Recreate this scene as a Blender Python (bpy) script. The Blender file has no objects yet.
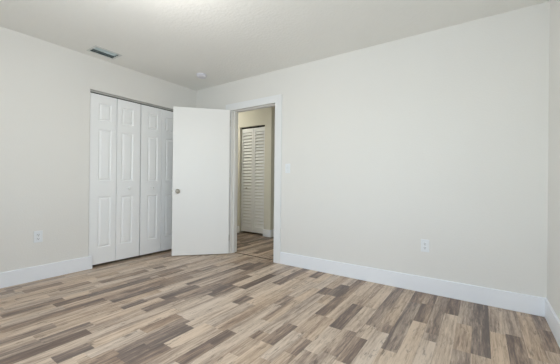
import bpy, bmesh, math, random
from mathutils import Vector, Matrix
random.seed(7)
C = bpy.context.scene.collection
SC = bpy.context.scene

# ------------------------------------------------------------------ camera
cam_d = bpy.data.cameras.new('camera'); cam = bpy.data.objects.new('camera', cam_d); C.objects.link(cam)
cam_d.sensor_fit = 'HORIZONTAL'; cam_d.sensor_width = 36.0
cam_d.lens = 292.355 / 560 * 36.0
cam_d.clip_start = 0.02
YAW, PITCH, ROLL = 0.6018256, 0.001143, 0.0107333
fw = Vector((-math.sin(YAW)*math.cos(PITCH), math.cos(YAW)*math.cos(PITCH), math.sin(PITCH)))
r0 = Vector((math.cos(YAW), math.sin(YAW), 0)); u0 = r0.cross(fw)
rr = r0*math.cos(ROLL) + u0*math.sin(ROLL); uu = -r0*math.sin(ROLL) + u0*math.cos(ROLL)
M = Matrix((( rr.x, uu.x, -fw.x, 3.69173), (rr.y, uu.y, -fw.y, -3.03269), (rr.z, uu.z, -fw.z, 1.0169), (0, 0, 0, 1)))
cam.matrix_world = M
SC.camera = cam

# ------------------------------------------------------------------ sky, daylight through the windows, exposure
SC.view_settings.view_transform = 'Standard'; SC.view_settings.look = 'None'
SC.view_settings.gamma = 1.0; SC.view_settings.use_curve_mapping = False
SC.view_settings.exposure = 0.0
w = bpy.data.worlds.new('sky'); SC.world = w; w.use_nodes = True
wn = w.node_tree.nodes; wl = w.node_tree.links
sky = wn.new('ShaderNodeTexSky'); sky.sky_type = 'NISHITA'; sky.sun_disc = False
sky.sun_elevation = math.radians(50); sky.sun_rotation = math.radians(20)
wl.new(sky.outputs[0], wn['Background'].inputs[0]); wn['Background'].inputs[1].default_value = 0.25

def area(name, loc, direction, sx, sy, power, col):
    d = bpy.data.lights.new(name, 'AREA'); d.shape = 'RECTANGLE'; d.size = sx; d.size_y = sy
    d.energy = power; d.color = col
    o = bpy.data.objects.new(name, d); C.objects.link(o); o.location = loc
    o.rotation_euler = Vector(direction).to_track_quat('-Z', 'Z').to_euler()
    return o
W, H, YF = 4.12, 2.44, -3.60          # room width, ceiling height, wall behind the camera
area('daylight_front_window', (2.75, YF-0.22, 1.45), (0.12, 1, 0.25), 2.3, 1.5, 60, (0.84, 0.945, 1.0))
area('daylight_right_window', (W+0.22, -2.15, 1.45), (-1, 0, 0.35), 1.3, 1.5, 9, (0.84, 0.955, 1.0))
def lamp_light(name, loc, power, col):
    d = bpy.data.lights.new(name, 'POINT'); d.energy = power; d.color = col; d.shadow_soft_size = 0.1
    o = bpy.data.objects.new(name, d); C.objects.link(o); o.location = loc
lamp_light('room_fill_light', (2.0, -2.0, 2.02), 15, (1.0, 0.96, 0.92))  # unseen lamp added as even fill for walls and floor
lamp_light('hall_far_fill_light', (1.95, 0.66, 2.20), 2.5, (1.0, 0.965, 0.88))  # weak unseen lamp added to brighten the door jamb and louvres
lamp_light('hall_lamp_light', (-0.80, 0.66, 2.20), 13, (1.0, 0.965, 0.84))
SC.cycles.max_bounces = 12; SC.cycles.diffuse_bounces = 8

# ------------------------------------------------------------------ materials
def mat(name, col, rough=0.6, bump=None, metal=0.0, var=0.0, spec=0.5):
    m = bpy.data.materials.new(name); m.use_nodes = True
    n = m.node_tree.nodes; l = m.node_tree.links; b = n['Principled BSDF']
    b.inputs['Base Color'].default_value = (*col, 1); b.inputs['Roughness'].default_value = rough
    b.inputs['Metallic'].default_value = metal; b.inputs['Specular IOR Level'].default_value = spec
    tc = n.new('ShaderNodeTexCoord')
    if var:
        nz = n.new('ShaderNodeTexNoise'); nz.inputs['Scale'].default_value = 2.3; nz.inputs['Detail'].default_value = 4
        l.new(tc.outputs['Object'], nz.inputs['Vector'])
        mx = n.new('ShaderNodeMix'); mx.data_type = 'RGBA'
        mx.inputs[6].default_value = (*[c*(1-var) for c in col], 1); mx.inputs[7].default_value = (*[min(1, c*(1+var)) for c in col], 1)
        l.new(nz.outputs[0], mx.inputs[0]); l.new(mx.outputs[2], b.inputs['Base Color'])
    if bump:
        scale, strength, dist = bump
        nz = n.new('ShaderNodeTexNoise'); nz.inputs['Scale'].default_value = scale; nz.inputs['Detail'].default_value = 3
        l.new(tc.outputs['Object'], nz.inputs['Vector'])
        bp = n.new('ShaderNodeBump'); bp.inputs['Strength'].default_value = strength; bp.inputs['Distance'].default_value = dist
        l.new(nz.outputs[0], bp.inputs['Height']); l.new(bp.outputs[0], b.inputs['Normal'])
    return m
M_WALL = mat('wall_paint', (0.775, 0.768, 0.745), 0.75, (70, 0.25, 0.004), var=0.012)
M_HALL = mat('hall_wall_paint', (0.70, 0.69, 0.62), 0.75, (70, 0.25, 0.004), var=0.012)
M_CEIL = mat('ceiling_paint', (0.85, 0.85, 0.825), 0.85, (38, 0.5, 0.008), var=0.02)
M_TRIM = mat('baseboard_enamel', (0.87, 0.90, 0.95), 0.38)
M_CASE = mat('casing_enamel', (0.81, 0.825, 0.84), 0.38)
M_DOOR = mat('door_enamel', (0.86, 0.865, 0.86), 0.42, (120, 0.06, 0.001), var=0.01)
M_CLOS = mat('closet_door_enamel', (0.88, 0.895, 0.91), 0.42, (150, 0.06, 0.001))
M_LOUV = mat('louvre_enamel', (0.82, 0.84, 0.86), 0.45)
M_PLAS = mat('white_plastic', (0.80, 0.83, 0.86), 0.35)
M_DET = mat('detector_plastic', (0.72, 0.72, 0.78), 0.4)
M_SLOT = mat('dark_slot', (0.03, 0.03, 0.03), 0.6)
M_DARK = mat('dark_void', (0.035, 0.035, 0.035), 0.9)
M_NICK = mat('satin_nickel', (0.50, 0.47, 0.42), 0.28, metal=1.0)
M_STEEL = mat('hinge_steel', (0.55, 0.54, 0.50), 0.4, metal=0.8)
M_TRACK = mat('track_white', (0.80, 0.80, 0.77), 0.5)
M_VFR = mat('vent_frame_paint', (0.66, 0.68, 0.66), 0.5)
M_VENT = mat('vent_grey_blue', (0.52, 0.62, 0.64), 0.45, metal=0.0)
M_DUCT = mat('duct_dark', (0.04, 0.06, 0.065), 0.7)
M_THR = mat('threshold_brown', (0.09, 0.065, 0.05), 0.5)
M_SLAB = mat('slab', (0.3, 0.28, 0.26), 0.9)

def glass_mat():
    m = bpy.data.materials.new('window_glass'); m.use_nodes = True
    n = m.node_tree.nodes; l = m.node_tree.links; n.remove(n['Principled BSDF'])
    t = n.new('ShaderNodeBsdfTransparent'); g = n.new('ShaderNodeBsdfGlossy'); g.inputs['Roughness'].default_value = 0.03
    mx = n.new('ShaderNodeMixShader'); mx.inputs[0].default_value = 0.06
    l.new(t.outputs[0], mx.inputs[1]); l.new(g.outputs[0], mx.inputs[2]); l.new(mx.outputs[0], n['Material Output'].inputs[0])
    return m
M_GLASS = glass_mat()

def wood_mat():
    m = bpy.data.materials.new('laminate_strips'); m.use_nodes = True
    n = m.node_tree.nodes; l = m.node_tree.links; b = n['Principled BSDF']
    def new(t, **k):
        x = n.new(t)
        for a, v in k.items(): setattr(x, a, v)
        return x
    def math_(op, a, c=None, d=None, clamp=False):
        x = new('ShaderNodeMath', operation=op); x.use_clamp = clamp
        for i, v in enumerate((a, c, d)):
            if v is None: continue
            if isinstance(v, (int, float)): x.inputs[i].default_value = v
            else: l.new(v, x.inputs[i])
        return x.outputs[0]
    uv = new('ShaderNodeUVMap'); uv.uv_map = 'strip'
    sx = new('ShaderNodeSeparateXYZ'); l.new(uv.outputs[0], sx.inputs[0])
    tone = new('ShaderNodeAttribute'); tone.attribute_name = 'tone'
    rnd = new('ShaderNodeAttribute'); rnd.attribute_name = 'rnd'
    U, V = sx.outputs[0], sx.outputs[1]; T, R = tone.outputs['Fac'], rnd.outputs['Fac']
    def noise(su, sv, off, detail=3, rough=0.55, dist=0.0):
        cb = new('ShaderNodeCombineXYZ')
        l.new(math_('MULTIPLY', U, su), cb.inputs[0]); l.new(math_('MULTIPLY', V, sv), cb.inputs[1])
        l.new(math_('MULTIPLY_ADD', R, 91.7, off), cb.inputs[2])
        z = new('ShaderNodeTexNoise'); z.inputs['Scale'].default_value = 1.0; z.inputs['Detail'].default_value = detail
        z.inputs['Roughness'].default_value = rough; z.inputs['Distortion'].default_value = dist
        l.new(cb.outputs[0], z.inputs['Vector']); return z.outputs[0]
    broad = noise(3.0, 1.9, 0.0, 3, 0.55, 0.6)
    grain = noise(7.0, 5.0, 11.0, 5, 0.65, 0.5)
    fine = noise(26.0, 16.0, 23.0, 3, 0.6)
    crack = noise(3.2, 3.6, 37.0, 4, 0.6, 1.2)
    knot = noise(2.4, 6.5, 51.0, 2, 0.5, 0.6)
    slant = math_('MULTIPLY', math_('SUBTRACT', math_('FRACT', math_('MULTIPLY', R, 3.17)), 0.5), math_('SUBTRACT', U, 0.5))
    t = math_('ADD', math_('ADD', T, math_('MULTIPLY', slant, 0.7)), math_('MULTIPLY', math_('SUBTRACT', broad, 0.5), 1.05))
    t = math_('ADD', t, math_('MULTIPLY', math_('SUBTRACT', grain, 0.5), 0.9))
    t = math_('ADD', t, math_('MULTIPLY', math_('SUBTRACT', fine, 0.5), 0.6), clamp=True)
    t = math_('MULTIPLY_ADD', t, 1.2, -0.07, clamp=True)
    rp = new('ShaderNodeValToRGB'); cr = rp.color_ramp
    cr.elements[0].position = 0.0; cr.elements[0].color = (0.140, 0.105, 0.089, 1)
    cr.elements[1].position = 1.0; cr.elements[1].color = (0.66, 0.535, 0.425, 1)
    for ps, c in ((0.25, (0.217, 0.161, 0.132, 1)), (0.5, (0.370, 0.277, 0.212, 1)), (0.75, (0.530, 0.415, 0.318, 1))):
        e = cr.elements.new(ps); e.color = c
    l.new(t, rp.inputs[0])
    # thin dark cracks along the grain where the crack noise crosses its middle, only in knotty areas
    ck = math_('ABSOLUTE', math_('SUBTRACT', crack, 0.5))
    ck = math_('SUBTRACT', 1.0, math_('MULTIPLY', ck, 40.0), clamp=True)
    kn = math_('MULTIPLY', math_('SUBTRACT', knot, 0.52), 9.0, clamp=True)
    ck = math_('MULTIPLY', math_('MULTIPLY', ck, kn), 0.75)
    kk = math_('MULTIPLY', math_('MULTIPLY', math_('SUBTRACT', knot, 0.645), 9.0, clamp=True), 0.6)
    # seams between strips
    eu = math_('ABSOLUTE', math_('SUBTRACT', U, 0.5))
    se = math_('MULTIPLY', math_('MULTIPLY', math_('SUBTRACT', eu, 0.482), 60.0, clamp=True), 0.28)
    dk = math_('MAXIMUM', math_('MAXIMUM', ck, kk), se)
    mx = new('ShaderNodeMix', data_type='RGBA'); l.new(dk, mx.inputs[0]); l.new(rp.outputs[0], mx.inputs[6])
    mx.inputs[7].default_value = (0.075, 0.055, 0.046, 1)
    hs = new('ShaderNodeHueSaturation'); l.new(mx.outputs[2], hs.inputs['Color'])
    l.new(math_('MULTIPLY_ADD', math_('FRACT', math_('MULTIPLY', R, 7.31)), 0.26, 0.87), hs.inputs['Saturation'])
    l.new(hs.outputs[0], b.inputs['Base Color'])
    b.inputs['Roughness'].default_value = 0.42; b.inputs['Specular IOR Level'].default_value = 0.35
    bp = new('ShaderNodeBump'); bp.inputs['Strength'].default_value = 0.15; bp.inputs['Distance'].default_value = 0.001
    l.new(grain, bp.inputs['Height']); l.new(bp.outputs[0], b.inputs['Normal'])
    return m
M_WOOD = wood_mat()

# ------------------------------------------------------------------ helpers
def box(bm, x0, x1, y0, y1, z0, z1, mi=0):
    v = [bm.verts.new((x, y, z)) for x in (x0, x1) for y in (y0, y1) for z in (z0, z1)]
    for f in ((0, 1, 3, 2), (4, 6, 7, 5), (0, 4, 5, 1), (2, 3, 7, 6), (0, 2, 6, 4), (1, 5, 7, 3)):
        bm.faces.new([v[i] for i in f]).material_index = mi
    return v
def bevel(bm, wdt, seg=2, edges=None):
    bmesh.ops.recalc_face_normals(bm, faces=bm.faces[:])
    bmesh.ops.bevel(bm, geom=edges if edges is not None else bm.edges[:], offset=wdt, segments=seg, affect='EDGES', profile=0.5)
def bbox(bm, x0, x1, y0, y1, z0, z1, bw=0.002, seg=2, mi=0):      # a bevelled box added to bm
    t = bmesh.new(); box(t, x0, x1, y0, y1, z0, z1, mi); bevel(t, bw, seg)
    me = bpy.data.meshes.new('t'); t.to_mesh(me); t.free(); bm.from_mesh(me); bpy.data.meshes.remove(me)
def lathe(bm, prof, axis='Z', n=28, mat4=None, mi=0):            # prof: (radius, height)
    rings = []
    for r, h in prof:
        ring = []
        for k in range(n):
            a = 2*math.pi*k/n; c, s = r*math.cos(a), r*math.sin(a)
            p = Vector((c, s, h)) if axis == 'Z' else (Vector((c, h, s)) if axis == 'Y' else Vector((h, c, s)))
            ring.append(bm.verts.new(p))
        rings.append(ring)
    for a, b in zip(rings, rings[1:]):
        for k in range(n): bm.faces.new((a[k], a[(k+1) % n], b[(k+1) % n], b[k])).material_index = mi
    bm.faces.new(rings[0][::-1]).material_index = mi; bm.faces.new(rings[-1]).material_index = mi
def obj(name, bm, m, parent=None, smooth=False):
    bmesh.ops.recalc_face_normals(bm, faces=bm.faces[:])
    me = bpy.data.meshes.new(name); bm.to_mesh(me); bm.free()
    for x in (m if isinstance(m, (list, tuple)) else [m]): me.materials.append(x)
    if smooth:
        for p in me.polygons: p.use_smooth = True
    o = bpy.data.objects.new(name, me); C.objects.link(o)
    if parent: o.parent = parent
    return o
def tag(o, label, cat, kind=None, group=None):
    o['label'] = label; o['category'] = cat
    if kind: o['kind'] = kind
    if group: o['group'] = group
    return o
def empty(name, loc=(0, 0, 0), rz=0.0):
    o = bpy.data.objects.new(name, None); C.objects.link(o); o.location = loc; o.rotation_euler = (0, 0, rz)
    o.empty_display_size = 0.1; return o
def boxes(name, lst, m, label=None, cat=None, bw=0):
    bm = bmesh.new()
    for b in lst: (bbox(bm, *b, bw) if bw else box(bm, *b))
    o = obj(name, bm, m)
    if label: tag(o, label, cat, 'structure')
    return o

# ------------------------------------------------------------------ the room shell
T = 0.12                                   # wall thickness
HY0, HY1 = 0.12, 1.33                      # hall, from the back of the door wall to its far wall
CY0, CY1, CZ = -1.512, -0.280, 2.062       # closet opening in the left wall
DX0, DX1, DZ = 0.75, 1.548, 2.045          # rough door opening in the back wall
LX0, LX1, LZ = -0.287, 0.337, 2.103        # opening of the hall closet
boxes('wall_left', [(-T, 0, YF-T, CY0, 0, H), (-T, 0, CY1, 0, 0, H), (-T, 0, CY0, CY1, CZ, H),
      (-0.80, -0.75, -1.75, -0.10, 0, H), (-0.75, -T, -1.75, -1.70, 0, H), (-0.75, -T, -0.15, -0.10, 0, H)], M_WALL,
      'cream painted left wall with the closet opening', 'wall')
boxes('wall_back', [(-1.7, DX0, 0, T, 0, H), (DX1, W+T, 0, T, 0, H), (DX0, DX1, 0, T, DZ, H)], M_WALL,
      'cream painted long wall with the doorway into the hall', 'wall')
WY0, WY1, WX0, WX1, WZ0, WZ1 = -2.75, -1.55, 1.6, 3.7, 0.85, 2.15
boxes('wall_right', [(W, W+T, YF-T, WY0, 0, H), (W, W+T, WY1, 0, 0, H), (W, W+T, WY0, WY1, 0, WZ0), (W, W+T, WY0, WY1, WZ1, H)], M_WALL,
      'narrow strip of pale wall at the right edge of the photo', 'wall')
boxes('wall_front', [(0, WX0, YF-T, YF, 0, H), (WX1, W, YF-T, YF, 0, H), (WX0, WX1, YF-T, YF, 0, WZ0), (WX0, WX1, YF-T, YF, WZ1, H)], M_WALL,
      'painted wall behind the camera with a wide window', 'wall')
boxes('wall_hall', [(-1.7, LX0, HY1, HY1+T, 0, H), (LX1, 0.49, HY1, HY1+T, 0, H), (LX0, LX1, HY1, HY1+T, LZ, H),
      (0.37, 0.49, HY1+T, 2.7, 0, H), (-0.36, 0.37, 1.95, 2.0, 0, H), (-0.36, -0.31, HY1+T, 1.95, 0, H)], M_HALL,
      'beige hall wall seen through the doorway around the louvered closet', 'wall')
boxes('wall_hall_end', [(-1.7, -1.6, T, HY1, 0, H), (2.6, 2.7, T, HY1, 0, H), (1.5, 2.7, HY1, HY1+T, 0, H),
      (1.5, 1.6, HY1+T, 2.7, 0, H), (0.49, 1.5, 2.6, 2.7, 0, H)], M_HALL, 'beige walls closing the hall out of sight', 'wall')
VX0, VX1, VY0, VY1 = 0.145, 0.312, -1.585, -1.345     # duct opening in the ceiling
boxes('ceiling', [(-1.7, VX0, YF-T, 2.7, H, H+0.1), (VX1, W+T, YF-T, 2.7, H, H+0.1), (VX0, VX1, YF-T, VY0, H, H+0.1), (VX0, VX1, VY1, 2.7, H, H+0.1)],
      M_CEIL, 'off-white lightly textured ceiling', 'ceiling')

# ---- floor: laminate with narrow strips running away along the left wall, one face per strip
BX = [1.475,1.573,1.67,1.77,1.865,1.962,2.062,2.165,2.26,2.352,2.445,2.54,2.635,2.725,2.81,2.905,3.01,3.095,3.19,3.285,3.378,3.465,3.556,3.65,3.75,3.838,3.932,4.025,4.118,4.21,4.25]
while BX[0] > -1.7: BX.insert(0, BX[0]-0.0948)
PICK = [
(1.517,-2.55,-2.130,0.08),(1.715,-2.39,-2.200,0.15),(1.404,-2.36,-2.070,0.35),(1.048,-2.47,-1.980,0.30),(1.203,-2.51,-2.230,0.40),(0.800,-2.41,-2.120,0.20),
(0.880,-2.11,-1.860,0.12),(0.068,-2.24,-2.130,0.30),(0.234,-2.30,-2.200,0.30),(0.270,-2.16,-1.860,0.30),(0.764,-2.24,-2.010,0.30),(0.452,-1.96,-1.690,0.35),
(0.617,-2.36,-2.060,0.80),(0.773,-2.01,-1.810,0.85),(0.878,-1.92,-1.260,0.15),(0.484,-1.78,-1.630,0.25),(0.598,-1.64,-1.140,0.25),(1.095,-2.01,-1.810,0.15),
(1.290,-1.82,-1.620,0.25),(0.371,-1.37,-1.070,0.85),(0.784,-1.49,-0.980,0.40),(0.528,-1.06,-0.920,0.30),(0.746,-1.08,-0.760,0.30),(0.889,-1.18,-0.880,0.35),
(1.129,-1.33,-0.980,0.30),(1.404,-1.52,-1.130,0.15),(1.583,-1.42,-1.150,0.35),(1.637,-1.20,-0.970,0.10),(1.066,-0.79,-0.550,0.30),(1.488,-1.57,-1.430,0.20),
(1.293,-0.55,-0.200,0.20),(1.623,-0.92,-0.590,0.25),(1.115,-0.35,0.010,0.35),(1.830,-0.93,-0.420,0.05),(1.823,-0.40,-0.030,0.35),(1.737,-0.71,-0.310,0.80),
(2.056,-0.64,-0.060,0.20),(2.236,-0.25,-0.030,0.15),(2.505,-0.61,-0.430,0.20),(2.059,-1.22,-1.040,0.25),(1.411,-0.48,-0.110,0.15),(2.102,-0.13,-0.050,0.85),
(2.540,-0.59,-0.260,0.15),(2.644,-0.95,-0.070,0.25),(2.750,-0.45,-0.050,0.85),(2.831,-1.12,-0.640,0.15),(3.085,-0.94,-0.070,0.30),(3.017,-0.58,-0.130,0.60),
(3.191,-0.29,-0.050,0.25),(3.306,-0.29,-0.040,0.35),(3.312,-0.66,-0.290,0.20),(3.424,-0.85,-0.010,0.40),(3.496,-0.38,-0.030,0.15),(3.515,-1.30,-0.390,0.76),
(3.591,-0.50,-0.030,0.40),(3.606,-0.93,-0.520,0.60),(3.692,-0.92,-0.020,0.16),(3.787,-0.50,-0.080,0.55),(3.795,-1.20,-0.530,0.75),(3.875,-0.93,-0.510,0.27),
(3.862,-0.46,-0.070,0.50),(3.939,-0.78,-0.080,0.60),(4.063,-0.27,-0.020,0.35),(4.073,-0.62,-0.290,0.35),(3.245,-1.60,-1.185,0.85),(3.147,-1.60,-0.980,0.76),
(3.139,-0.95,-0.850,0.35),(3.046,-1.44,-1.140,0.25),(2.947,-1.43,-1.090,0.35),(2.589,-1.55,-1.250,0.25),(2.799,-1.56,-1.360,0.40),(2.305,-1.76,-1.570,0.15),
(2.501,-1.76,-1.560,0.60),(2.476,-1.54,-1.450,0.40),(2.057,-1.99,-1.690,0.15),(2.142,-2.35,-1.930,0.20),(2.104,-1.92,-1.600,0.80),(1.611,-2.51,-2.180,0.70),
(1.856,-2.32,-2.260,0.80),(1.377,-2.54,-2.370,0.62),(0.981,-2.45,-2.080,0.60),(1.297,-1.81,-1.610,0.20),(1.804,-1.92,-1.630,0.42),(1.526,-1.74,-1.430,0.30),
(1.453,-1.43,-1.160,0.30),(1.691,-1.23,-0.910,0.20),(1.924,-1.64,-1.330,0.72),(1.691,-1.58,-1.230,0.68),(2.275,-2.00,-1.760,0.20),(2.010,-2.17,-2.000,0.15),
(2.349,-1.03,-0.820,0.35),(2.645,-1.32,-1.000,0.64),(2.720,-0.46,-0.260,0.80),(3.323,-1.50,-0.670,0.80),(3.252,-1.17,-0.310,0.34),(3.391,-0.91,-0.810,0.38),
(3.420,-1.40,-0.915,0.84),(3.050,-1.80,-1.460,0.80),(3.700,-1.30,-0.925,0.68),(3.600,-1.35,-0.930,0.36),
]
def build_floor():
    bm = bmesh.new(); uvl = bm.loops.layers.uv.new('strip')
    ft = bm.faces.layers.float.new('tone'); fr = bm.faces.layers.float.new('rnd')
    rs = random.Random(21)
    ya, yb = YF-T, 2.7
    for i in range(len(BX)-1):
        x0, x1 = BX[i], BX[i+1]
        segs = sorted([(a-0.0 if a > -2.50 else a-0.3, b if b < -0.07 else 0.02, t) for x, a, b, t in PICK if x0 <= x < x1])
        clean = []
        for s in segs:
            if clean and s[0] < clean[-1][1]+0.06:
                s = (clean[-1][1], s[1], s[2])
                if s[1] < s[0]+0.08: continue
            clean.append(s)
        allseg = []; y = ya - rs.random()*0.4; last = 0.6
        def fill(y, end, lo=0.56, hi=0.78):
            while y < end-0.001:
                L = rs.choice((0.36, 0.45, 0.6, 0.75, 0.9)); e = y+L
                if end-e < 0.2: e = end
                r = rs.random(); lw_ = -0.05 if x0 < 1.3 and y < -1.2 else 0.0
                t = (rs.uniform(lo, hi) if r < 0.9 else rs.uniform(0.34, 0.45)) + lw_
                if y > 0.05: t = rs.choice((0.1, 0.2, 0.35, 0.45, 0.6))  # darker strip tones in the hall stand in for its dim light
                allseg.append((y, min(e, end), t)); y = e
        for a, b, t in clean:
            t = 0.10+0.86*t
            fill(y, a); allseg.append((a, b, t)); y = b
        fill(y, yb)
        for a, b, t in allseg:
            a = max(a, ya); b = min(b, yb)
            if b-a < 0.002: continue
            f = bm.faces.new([bm.verts.new(p) for p in ((x0, a, 0), (x1, a, 0), (x1, b, 0), (x0, b, 0))])
            f[ft] = t; f[fr] = rs.random()
            for lp, q in zip(f.loops, ((0, a), (1, a), (1, b), (0, b))): lp[uvl].uv = q
    box(bm, BX[0], BX[-1], ya, yb, -0.12, -0.004, 1)
    me = bpy.data.meshes.new('floor'); bm.to_mesh(me); bm.free()
    me.materials.append(M_WOOD); me.materials.append(M_SLAB)
    o = bpy.data.objects.new('floor', me); C.objects.link(o)
    tag(o, 'wood-look laminate floor in mixed tan and dark brown strips', 'floor', 'structure')
build_floor()

# ---- baseboards
BH, BT = 0.147, 0.015
def baseboard(name, lst, label, m=M_TRIM):
    bm = bmesh.new()
    for b in lst: bbox(bm, *b, 0.003, 2)
    tag(obj(name, bm, m), label, 'baseboard', 'structure')
baseboard('baseboard_left', [(0, BT, YF, -1.474, 0, BH)], 'tall white baseboard on the left wall, ending at the closet')
baseboard('baseboard_left_corner', [(0, BT, -0.28, -BT, 0, BH)], 'short white baseboard in the corner behind the open door')
baseboard('baseboard_back', [(1.632, W, -BT, 0, 0, BH)], 'long white baseboard from the door casing to the right corner')
baseboard('baseboard_back_corner', [(0, 0.659, -BT, 0, 0, BH)], 'white baseboard hidden behind the open door')
baseboard('baseboard_right', [(W-BT, W, YF, -BT-0.001, 0, BH)], 'white baseboard running off the right edge of the photo')
baseboard('baseboard_front', [(0, W-BT, YF, YF+BT, 0, BH)], 'white baseboard behind the camera')
baseboard('baseboard_hall', [(-1.6, LX0+0.012, HY1-BT, HY1, 0, 0.135), (LX1-0.012, 0.49+BT, HY1-BT, HY1, 0, 0.135), (0.49, 0.49+BT, HY1, 2.6, 0, 0.135)],
          'white baseboard on the hall wall beside the louvered doors')

# ---- door casing, jamb, threshold
CI0, CI1, CO0, CO1, CZI, CZO = 0.764, 1.531, 0.660, 1.631, 2.028, 2.122
bm = bmesh.new()
for (ya, yb) in ((-0.018, 0.0), (T, T+0.018)):
    bbox(bm, CO0, CI0, ya, yb, 0, CZI, 0.002); bbox(bm, CI1, CO1, ya, yb, 0, CZI, 0.002); bbox(bm, CO0, CO1, ya, yb, CZI, CZO, 0.002)
tag(obj('trim_1', bm, M_CASE), 'wide flat white casing framing the doorway', 'door casing', 'structure')
bm = bmesh.new()
box(bm, DX0, 0.770, 0, T, 0, CZI+0.004); box(bm, 1.528, DX1, 0, T, 0, CZI+0.004); box(bm, DX0, DX1, 0, T, CZI+0.004, DZ)
box(bm, 0.770, 0.782, 0.045, 0.082, 0, CZI+0.004); box(bm, 1.516, 1.528, 0.045, 0.082, 0, CZI+0.004); box(bm, 0.782, 1.516, 0.045, 0.082, CZI-0.008, CZI+0.004)
tag(obj('trim_2', bm, mat('jamb_enamel', (0.84, 0.84, 0.83), 0.45)), 'white door jamb with its stop inside the doorway', 'door jamb', 'structure')
boxes('trim_3', [(0.783, 1.515, 0.066, 0.082, 0.0, 0.003)], M_THR, 'thin dark seam strip across the floor of the doorway', 'threshold')

# ------------------------------------------------------------------ the open slab door
def knob_prof(s=1.0):
    return [(0.0001, 0), (0.030*s, 0), (0.031*s, 0.004*s), (0.027*s, 0.008*s), (0.012*s, 0.012*s), (0.011*s, 0.030*s), (0.020*s, 0.038*s),
            (0.0255*s, 0.048*s), (0.0255*s, 0.056*s), (0.020*s, 0.063*s), (0.010*s, 0.0665*s), (0.0001, 0.067*s)]
LW, LTK, LH = 0.760, 0.035, 2.016
ANG = math.radians(-133.0)
door = empty('door_1', (0.760, -0.026, 0.010), ANG)      # leaf runs along local +x; local +y is the side turned to the camera
bm = bmesh.new(); bbox(bm, 0.004, LW, 0, LTK, 0, LH, 0.0015, 1)
obj('slab', bm, M_DOOR, door)
for side, nm in ((1, 'door_knob'), (-1, 'door_knob')):
    bm = bmesh.new(); lathe(bm, [(r, h*side) for r, h in knob_prof()], 'Y')
    k = obj(nm, bm, M_NICK, door, True); k.location = (LW-0.068, LTK if side > 0 else 0, 0.873); k['label'] = 'round satin nickel knob'
bm = bmesh.new(); bbox(bm, LW-0.001, LW+0.0012, 0.005, 0.030, 0.843, 0.903, 0.0004, 1); bbox(bm, LW, LW+0.010, 0.010, 0.025, 0.863, 0.883, 0.001, 1)
obj('latch', bm, M_STEEL, door)
for z in (0.17, 0.98, 1.79):
    bm = bmesh.new(); lathe(bm, [(0.0001, z), (0.006, z), (0.006, z+0.089), (0.0001, z+0.089)], n=14)
    box(bm, 0, 0.004, 0.002, 0.030, z, z+0.089)
    obj('hinge', bm, M_STEEL, door)
tag(door, 'plain flat white door standing open into the room', 'door', 'structure')

# ------------------------------------------------------------------ panelled bifold closet doors
def panel_leaf(w, h, rects, th=0.034):
    """front face towards local -y, panels moulded into it"""
    bm = bmesh.new()
    xs = sorted({0, w} | {a for r in rects for a in r[:2]}); zs = sorted({0, h} | {a for r in rects for a in r[2:]})
    V = {}
    def v(x, y, z):
        k = (round(x, 5), round(y, 5), round(z, 5))
        if k not in V: V[k] = bm.verts.new((x, y, z))
        return V[k]
    for x0, x1 in zip(xs, xs[1:]):
        for z0, z1 in zip(zs, zs[1:]):
            if any(r[0]-1e-6 <= x0 and x1 <= r[1]+1e-6 and r[2]-1e-6 <= z0 and z1 <= r[3]+1e-6 for r in rects): continue
            bm.faces.new((v(x0, 0, z0), v(x1, 0, z0), v(x1, 0, z1), v(x0, 0, z1)))
    for (x0, x1, z0, z1) in rects:
        prev = None
        for d, y in ((0, 0), (0.005, 0.004), (0.012, 0.0085), (0.016, 0.0085), (0.034, 0.0015), (0.036, 0.001)):
            q = [v(x0+d, y, z0+d), v(x1-d, y, z0+d), v(x1-d, y, z1-d), v(x0+d, y, z1-d)]
            if prev:
                for k in range(4): bm.faces.new((prev[k], prev[(k+1) % 4], q[(k+1) % 4], q[k]))
            prev = q
        bm.faces.new(prev)
    a = [v(0, 0, 0), v(w, 0, 0), v(w, 0, h), v(0, 0, h)]
    # sides and back
    def strip(pts):
        for p, q in zip(pts, pts[1:]):
            bm.faces.new((v(*p), v(*q), v(q[0], th, q[2]), v(p[0], th, p[2])))
    strip([(x, 0, 0) for x in xs]); strip([(x, 0, h) for x in xs]); strip([(0, 0, z) for z in zs]); strip([(w, 0, z) for z in zs])
    for x0, x1 in zip(xs, xs[1:]):
        for z0, z1 in zip(zs, zs[1:]):
            bm.faces.new((v(x0, th, z0), v(x1, th, z0), v(x1, th, z1), v(x0, th, z1)))
    return bm
LFH = 1.995
def closet_pair(name, y0, label, knob_leaf):
    root = empty(name, (-0.014, y0, 0.032), math.radians(90))
    lw = 0.2985
    for j in range(2):
        xa, xb = (0.092, 0.240) if j == 0 else (0.056, 0.204)
        bm = panel_leaf(lw, LFH, [(xa, xb, 0.190, 0.795), (xa, xb, 0.980, 1.590), (xa, xb, 1.688, 1.900)])
        leaf = obj('leaf', bm, M_CLOS, root); leaf.location = (j*0.304, 0, 0)
        if j == knob_leaf:
            bm = bmesh.new(); lathe(bm, [(0.0001, 0), (0.009, 0), (0.008, -0.010), (0.015, -0.018), (0.018, -0.025), (0.015, -0.031), (0.007, -0.034), (0.0001, -0.0345)], 'Y', 20)
            k = obj('knob', bm, M_CLOS, leaf, True); k.location = (0.148 if j else 0.154, 0, 0.888); k['label'] = 'small round white knob'
    tag(root, label, 'closet door', 'structure')
closet_pair('door_2', CY0+0.007, 'white panelled bifold closet doors, the pair at the left of the closet', 1)
closet_pair('door_3', CY0+0.623, 'white panelled bifold closet doors, the pair partly behind the open door', 0)
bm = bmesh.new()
box(bm, -0.036, -0.006, CY0, CY1, 2.0435, 2.0505)
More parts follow.
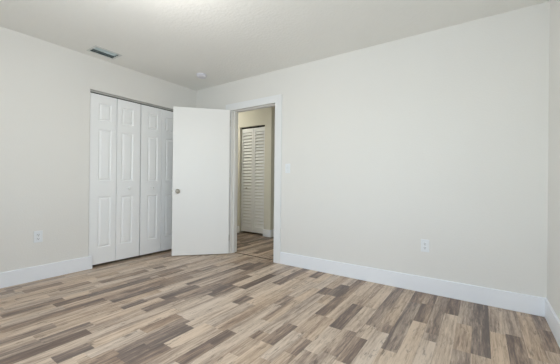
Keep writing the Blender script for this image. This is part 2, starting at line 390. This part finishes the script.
box(bm, -0.110, -0.049, CY0, CY1, 2.020, 2.0615, 1);  # dark strip painting the shadow in the gap behind the track
tag(obj('trim_4', bm, [M_TRACK, M_DARK]), 'thin sliding track with painted gap shade behind it, above the white closet doors', 'door track', 'structure')

# ------------------------------------------------------------------ louvered bifold in the hall
def louvre_leaf(w, h):
    bm = bmesh.new(); st = 0.040; th = 0.028
    bbox(bm, 0, st, 0, th, 0, h, 0.0015, 1); bbox(bm, w-st, w, 0, th, 0, h, 0.0015, 1)
    bbox(bm, st, w-st, 0, th, 0, 0.105, 0.0015, 1); bbox(bm, st, w-st, 0, th, h-0.075, h, 0.0015, 1)
    n = 30; z0, z1 = 0.105, h-0.075; p = (z1-z0)/n
    for k in range(n):
        zc = z0+p*(k+0.5); a = math.radians(27); hw = 0.056; t = 0.004
        vs = []
        for x in (st, w-st):
            for s, q in ((-1, -1), (1, -1), (1, 1), (-1, 1)):
                yy = th/2 + s*hw/2*math.sin(a)*1.0 - q*t*math.cos(a); zz = zc + s*hw/2*math.cos(a) + q*t*math.sin(a)
                vs.append(bm.verts.new((x, min(max(yy, 0.001), th-0.001), zz)))
        for f in ((0, 1, 2, 3), (4, 7, 6, 5), (0, 4, 5, 1), (1, 5, 6, 2), (2, 6, 7, 3), (3, 7, 4, 0)): bm.faces.new([vs[i] for i in f])
    return bm
root = empty('door_4', (LX0+0.006, HY1+0.045, 0.035))
lw = (LX1-LX0-0.018)/2
for j in range(2):
    leaf = obj('leaf', louvre_leaf(lw, 2.035), M_LOUV, root); leaf.location = (j*(lw+0.006), 0, 0)
    if j == 0:
        bm = bmesh.new(); lathe(bm, [(0.0001, 0), (0.010, 0), (0.009, -0.012), (0.017, -0.020), (0.019, -0.027), (0.014, -0.034), (0.0001, -0.036)], 'Y', 18)
        k = obj('knob', bm, M_STEEL, leaf, True); k.location = (lw*0.5, 0.004, 0.86); k['label'] = 'small metal knob'
tag(root, 'white louvered bifold closet doors in the hall, seen through the doorway', 'louvered door', 'structure')
boxes('trim_5', [(LX0, LX1, HY1+0.045, HY1+0.07, LZ-0.020, LZ)], M_DARK, 'dark track above the louvered doors in the hall', 'door track')

# ------------------------------------------------------------------ windows (behind the camera, they let the daylight in)
def window(name, horizontal, c0, c1, at, label):
    root = empty(name)
    bm = bmesh.new(); g = bmesh.new(); s = bmesh.new()
    def bx(b, a0, a1, d0, d1, z0, z1):
        if horizontal: box(b, a0, a1, at+d0, at+d1, z0, z1)
        else: box(b, at+d0, at+d1, a0, a1, z0, z1)
    f = 0.045
    bx(bm, c0, c1, -0.03, 0.03, WZ0, WZ0+f); bx(bm, c0, c1, -0.03, 0.03, WZ1-f, WZ1)
    bx(bm, c0, c0+f, -0.03, 0.03, WZ0+f, WZ1-f); bx(bm, c1-f, c1, -0.03, 0.03, WZ0+f, WZ1-f)
    m_ = (c0+c1)/2; bx(bm, m_-0.02, m_+0.02, -0.02, 0.02, WZ0+f, WZ1-f)
    bx(g, c0+f, m_-0.02, -0.003, 0.003, WZ0+f, WZ1-f); bx(g, m_+0.02, c1-f, -0.003, 0.003, WZ0+f, WZ1-f)
    obj('window_frame', bm, M_TRIM, root); obj('pane', g, M_GLASS, root); s.free()
    tag(root, label, 'window', 'structure')
window('window_1', True, WX0, WX1, YF-0.06, 'wide white framed window in the wall behind the camera')
window('window_2', False, WY0, WY1, W+0.06, 'white framed window in the right wall beside the camera')

# ------------------------------------------------------------------ lamps out of view; the room and right hall ones are added fill
M_LAMP = bpy.data.materials.new('lamp_diffuser'); M_LAMP.use_nodes = True
M_LAMP.node_tree.nodes['Principled BSDF'].inputs['Base Color'].default_value = (0.9, 0.88, 0.82, 1)
M_LAMP.node_tree.nodes['Principled BSDF'].inputs['Emission Color'].default_value = (1, 0.92, 0.8, 1)
M_LAMP.node_tree.nodes['Principled BSDF'].inputs['Emission Strength'].default_value = 3.0
def lamp(x, y, label):
    o = empty('unseen_ceiling_lamp', (x, y, H))
    bm = bmesh.new(); lathe(bm, [(0.0001, 0), (0.17, 0), (0.17, -0.025), (0.0001, -0.025)], n=40); obj('lamp_base', bm, M_NICK, o)
    bm = bmesh.new(); lathe(bm, [(0.0001, -0.025), (0.155, -0.025), (0.15, -0.05), (0.12, -0.078), (0.07, -0.095), (0.0001, -0.1)], n=40)
    obj('lamp_shade', bm, M_LAMP, o, True)
    tag(o, label, 'ceiling lamp')
lamp(2.0, -2.0, 'added round flush fill lamp in the middle of the room, above the frame')
lamp(-0.80, 0.66, 'round flush ceiling lamp at the left end of the hall, out of sight')
lamp(1.95, 0.66, 'added round flush fill lamp at the right end of the hall, out of sight')

# ------------------------------------------------------------------ ceiling vent
v = empty('ceiling_vent', ((VX0+VX1)/2, (VY0+VY1)/2, H))
hx, hy = (VX1-VX0)/2, (VY1-VY0)/2
bm = bmesh.new(); fl = 0.022
for b in ((-hx-fl, hx+fl, -hy-fl, -hy, -0.006, 0), (-hx-fl, hx+fl, hy, hy+fl, -0.006, 0), (-hx-fl, -hx, -hy, hy, -0.006, 0), (hx, hx+fl, -hy, hy, -0.006, 0)):
    bbox(bm, *b, 0.0015, 1)
obj('frame', bm, M_VFR, v)
bm = bmesh.new()
for b in ((-hx, -hx+0.002, -hy, hy, 0, 0.09), (hx-0.002, hx, -hy, hy, 0, 0.09), (-hx, hx, -hy, -hy+0.002, 0, 0.09), (-hx, hx, hy-0.002, hy, 0, 0.09), (-hx, hx, -hy, hy, 0.09, 0.095)):
    box(bm, *b)
obj('duct', bm, M_DUCT, v)
for k in range(5):
    bm = bmesh.new(); xc = -hx+0.016+k*0.034; a = math.radians(38); hw = 0.017
    c, s = hw*math.cos(a), hw*math.sin(a)
    if k >= 2: s = -s
    P = [(xc-c, 0.0125+s), (xc+c, 0.0125-s), (xc+c+0.001, 0.0135-s), (xc-c+0.001, 0.0135+s)]
    q = [bm.verts.new((x, y, z)) for y in (-hy+0.003, hy-0.003) for x, z in P]
    for f in ((0, 1, 2, 3), (4, 7, 6, 5), (0, 4, 5, 1), (1, 5, 6, 2), (2, 6, 7, 3), (3, 7, 4, 0)): bm.faces.new([q[i] for i in f])
    obj('slat', bm, M_VENT, v)
tag(v, 'rectangular grey-blue air vent set in the ceiling above the closet', 'vent')

# ------------------------------------------------------------------ smoke detector
d = empty('smoke_detector', (0.613, -0.422, H))
bm = bmesh.new(); lathe(bm, [(0.0001, 0), (0.066, 0), (0.066, -0.010), (0.0001, -0.010)], n=40)
obj('base_plate', bm, M_DET, d)
bm = bmesh.new(); lathe(bm, [(0.0001, -0.010), (0.060, -0.010), (0.061, -0.024), (0.056, -0.033), (0.045, -0.037), (0.020, -0.039), (0.0001, -0.039)], n=40)
obj('cover', bm, M_DET, d, True)
tag(d, 'small round white smoke detector on the ceiling near the corner', 'smoke detector')

# ------------------------------------------------------------------ outlets and switch (front towards local -y)
def outlet(loc, rz, label):
    o = empty('wall_outlet', loc, rz)
    bm = bmesh.new(); bbox(bm, -0.036, 0.036, -0.006, 0, -0.058, 0.058, 0.0025, 2); obj('cover_plate', bm, M_PLAS, o)
    for z in (-0.020, 0.020):
        bm = bmesh.new(); bbox(bm, -0.017, 0.017, -0.0085, -0.005, z-0.014, z+0.014, 0.001, 1)
        for x, hh in ((-0.0065, 0.0045), (0.0065, 0.0038)): box(bm, x-0.0014, x+0.0014, -0.0088, -0.0083, z+0.003-hh, z+0.003+hh, 1)
        box(bm, -0.003, 0.003, -0.0088, -0.0083, z-0.010, z-0.005, 1)
        obj('socket', bm, [M_PLAS, M_SLOT], o)
    bm = bmesh.new(); lathe(bm, [(0.0001, -0.0055), (0.003, -0.0055), (0.003, -0.0070), (0.0001, -0.0072)], 'Y', 12); obj('screw', bm, M_STEEL, o)
    return tag(o, label, 'outlet')
outlet((0, -1.975, 0.441), math.radians(90), 'white double outlet low on the left wall, left of the closet')
outlet((3.266, 0, 0.438), 0, 'white double outlet low on the long right-hand wall')
s = empty('light_switch', (1.725, 0, 1.190))
bm = bmesh.new(); bbox(bm, -0.036, 0.036, -0.006, 0, -0.058, 0.058, 0.0025, 2); obj('cover_plate', bm, M_PLAS, s)
bm = bmesh.new(); bbox(bm, -0.005, 0.005, -0.016, -0.005, -0.002, 0.012, 0.001, 1); obj('toggle', bm, M_PLAS, s)
for z in (-0.030, 0.030):
    bm = bmesh.new(); lathe(bm, [(0.0001, -0.0055), (0.003, -0.0055), (0.003, -0.0070), (0.0001, -0.0072)], 'Y', 12)
    k = obj('screw', bm, M_STEEL, s); k.location = (0, 0, z)
tag(s, 'white light switch beside the door casing', 'light switch')
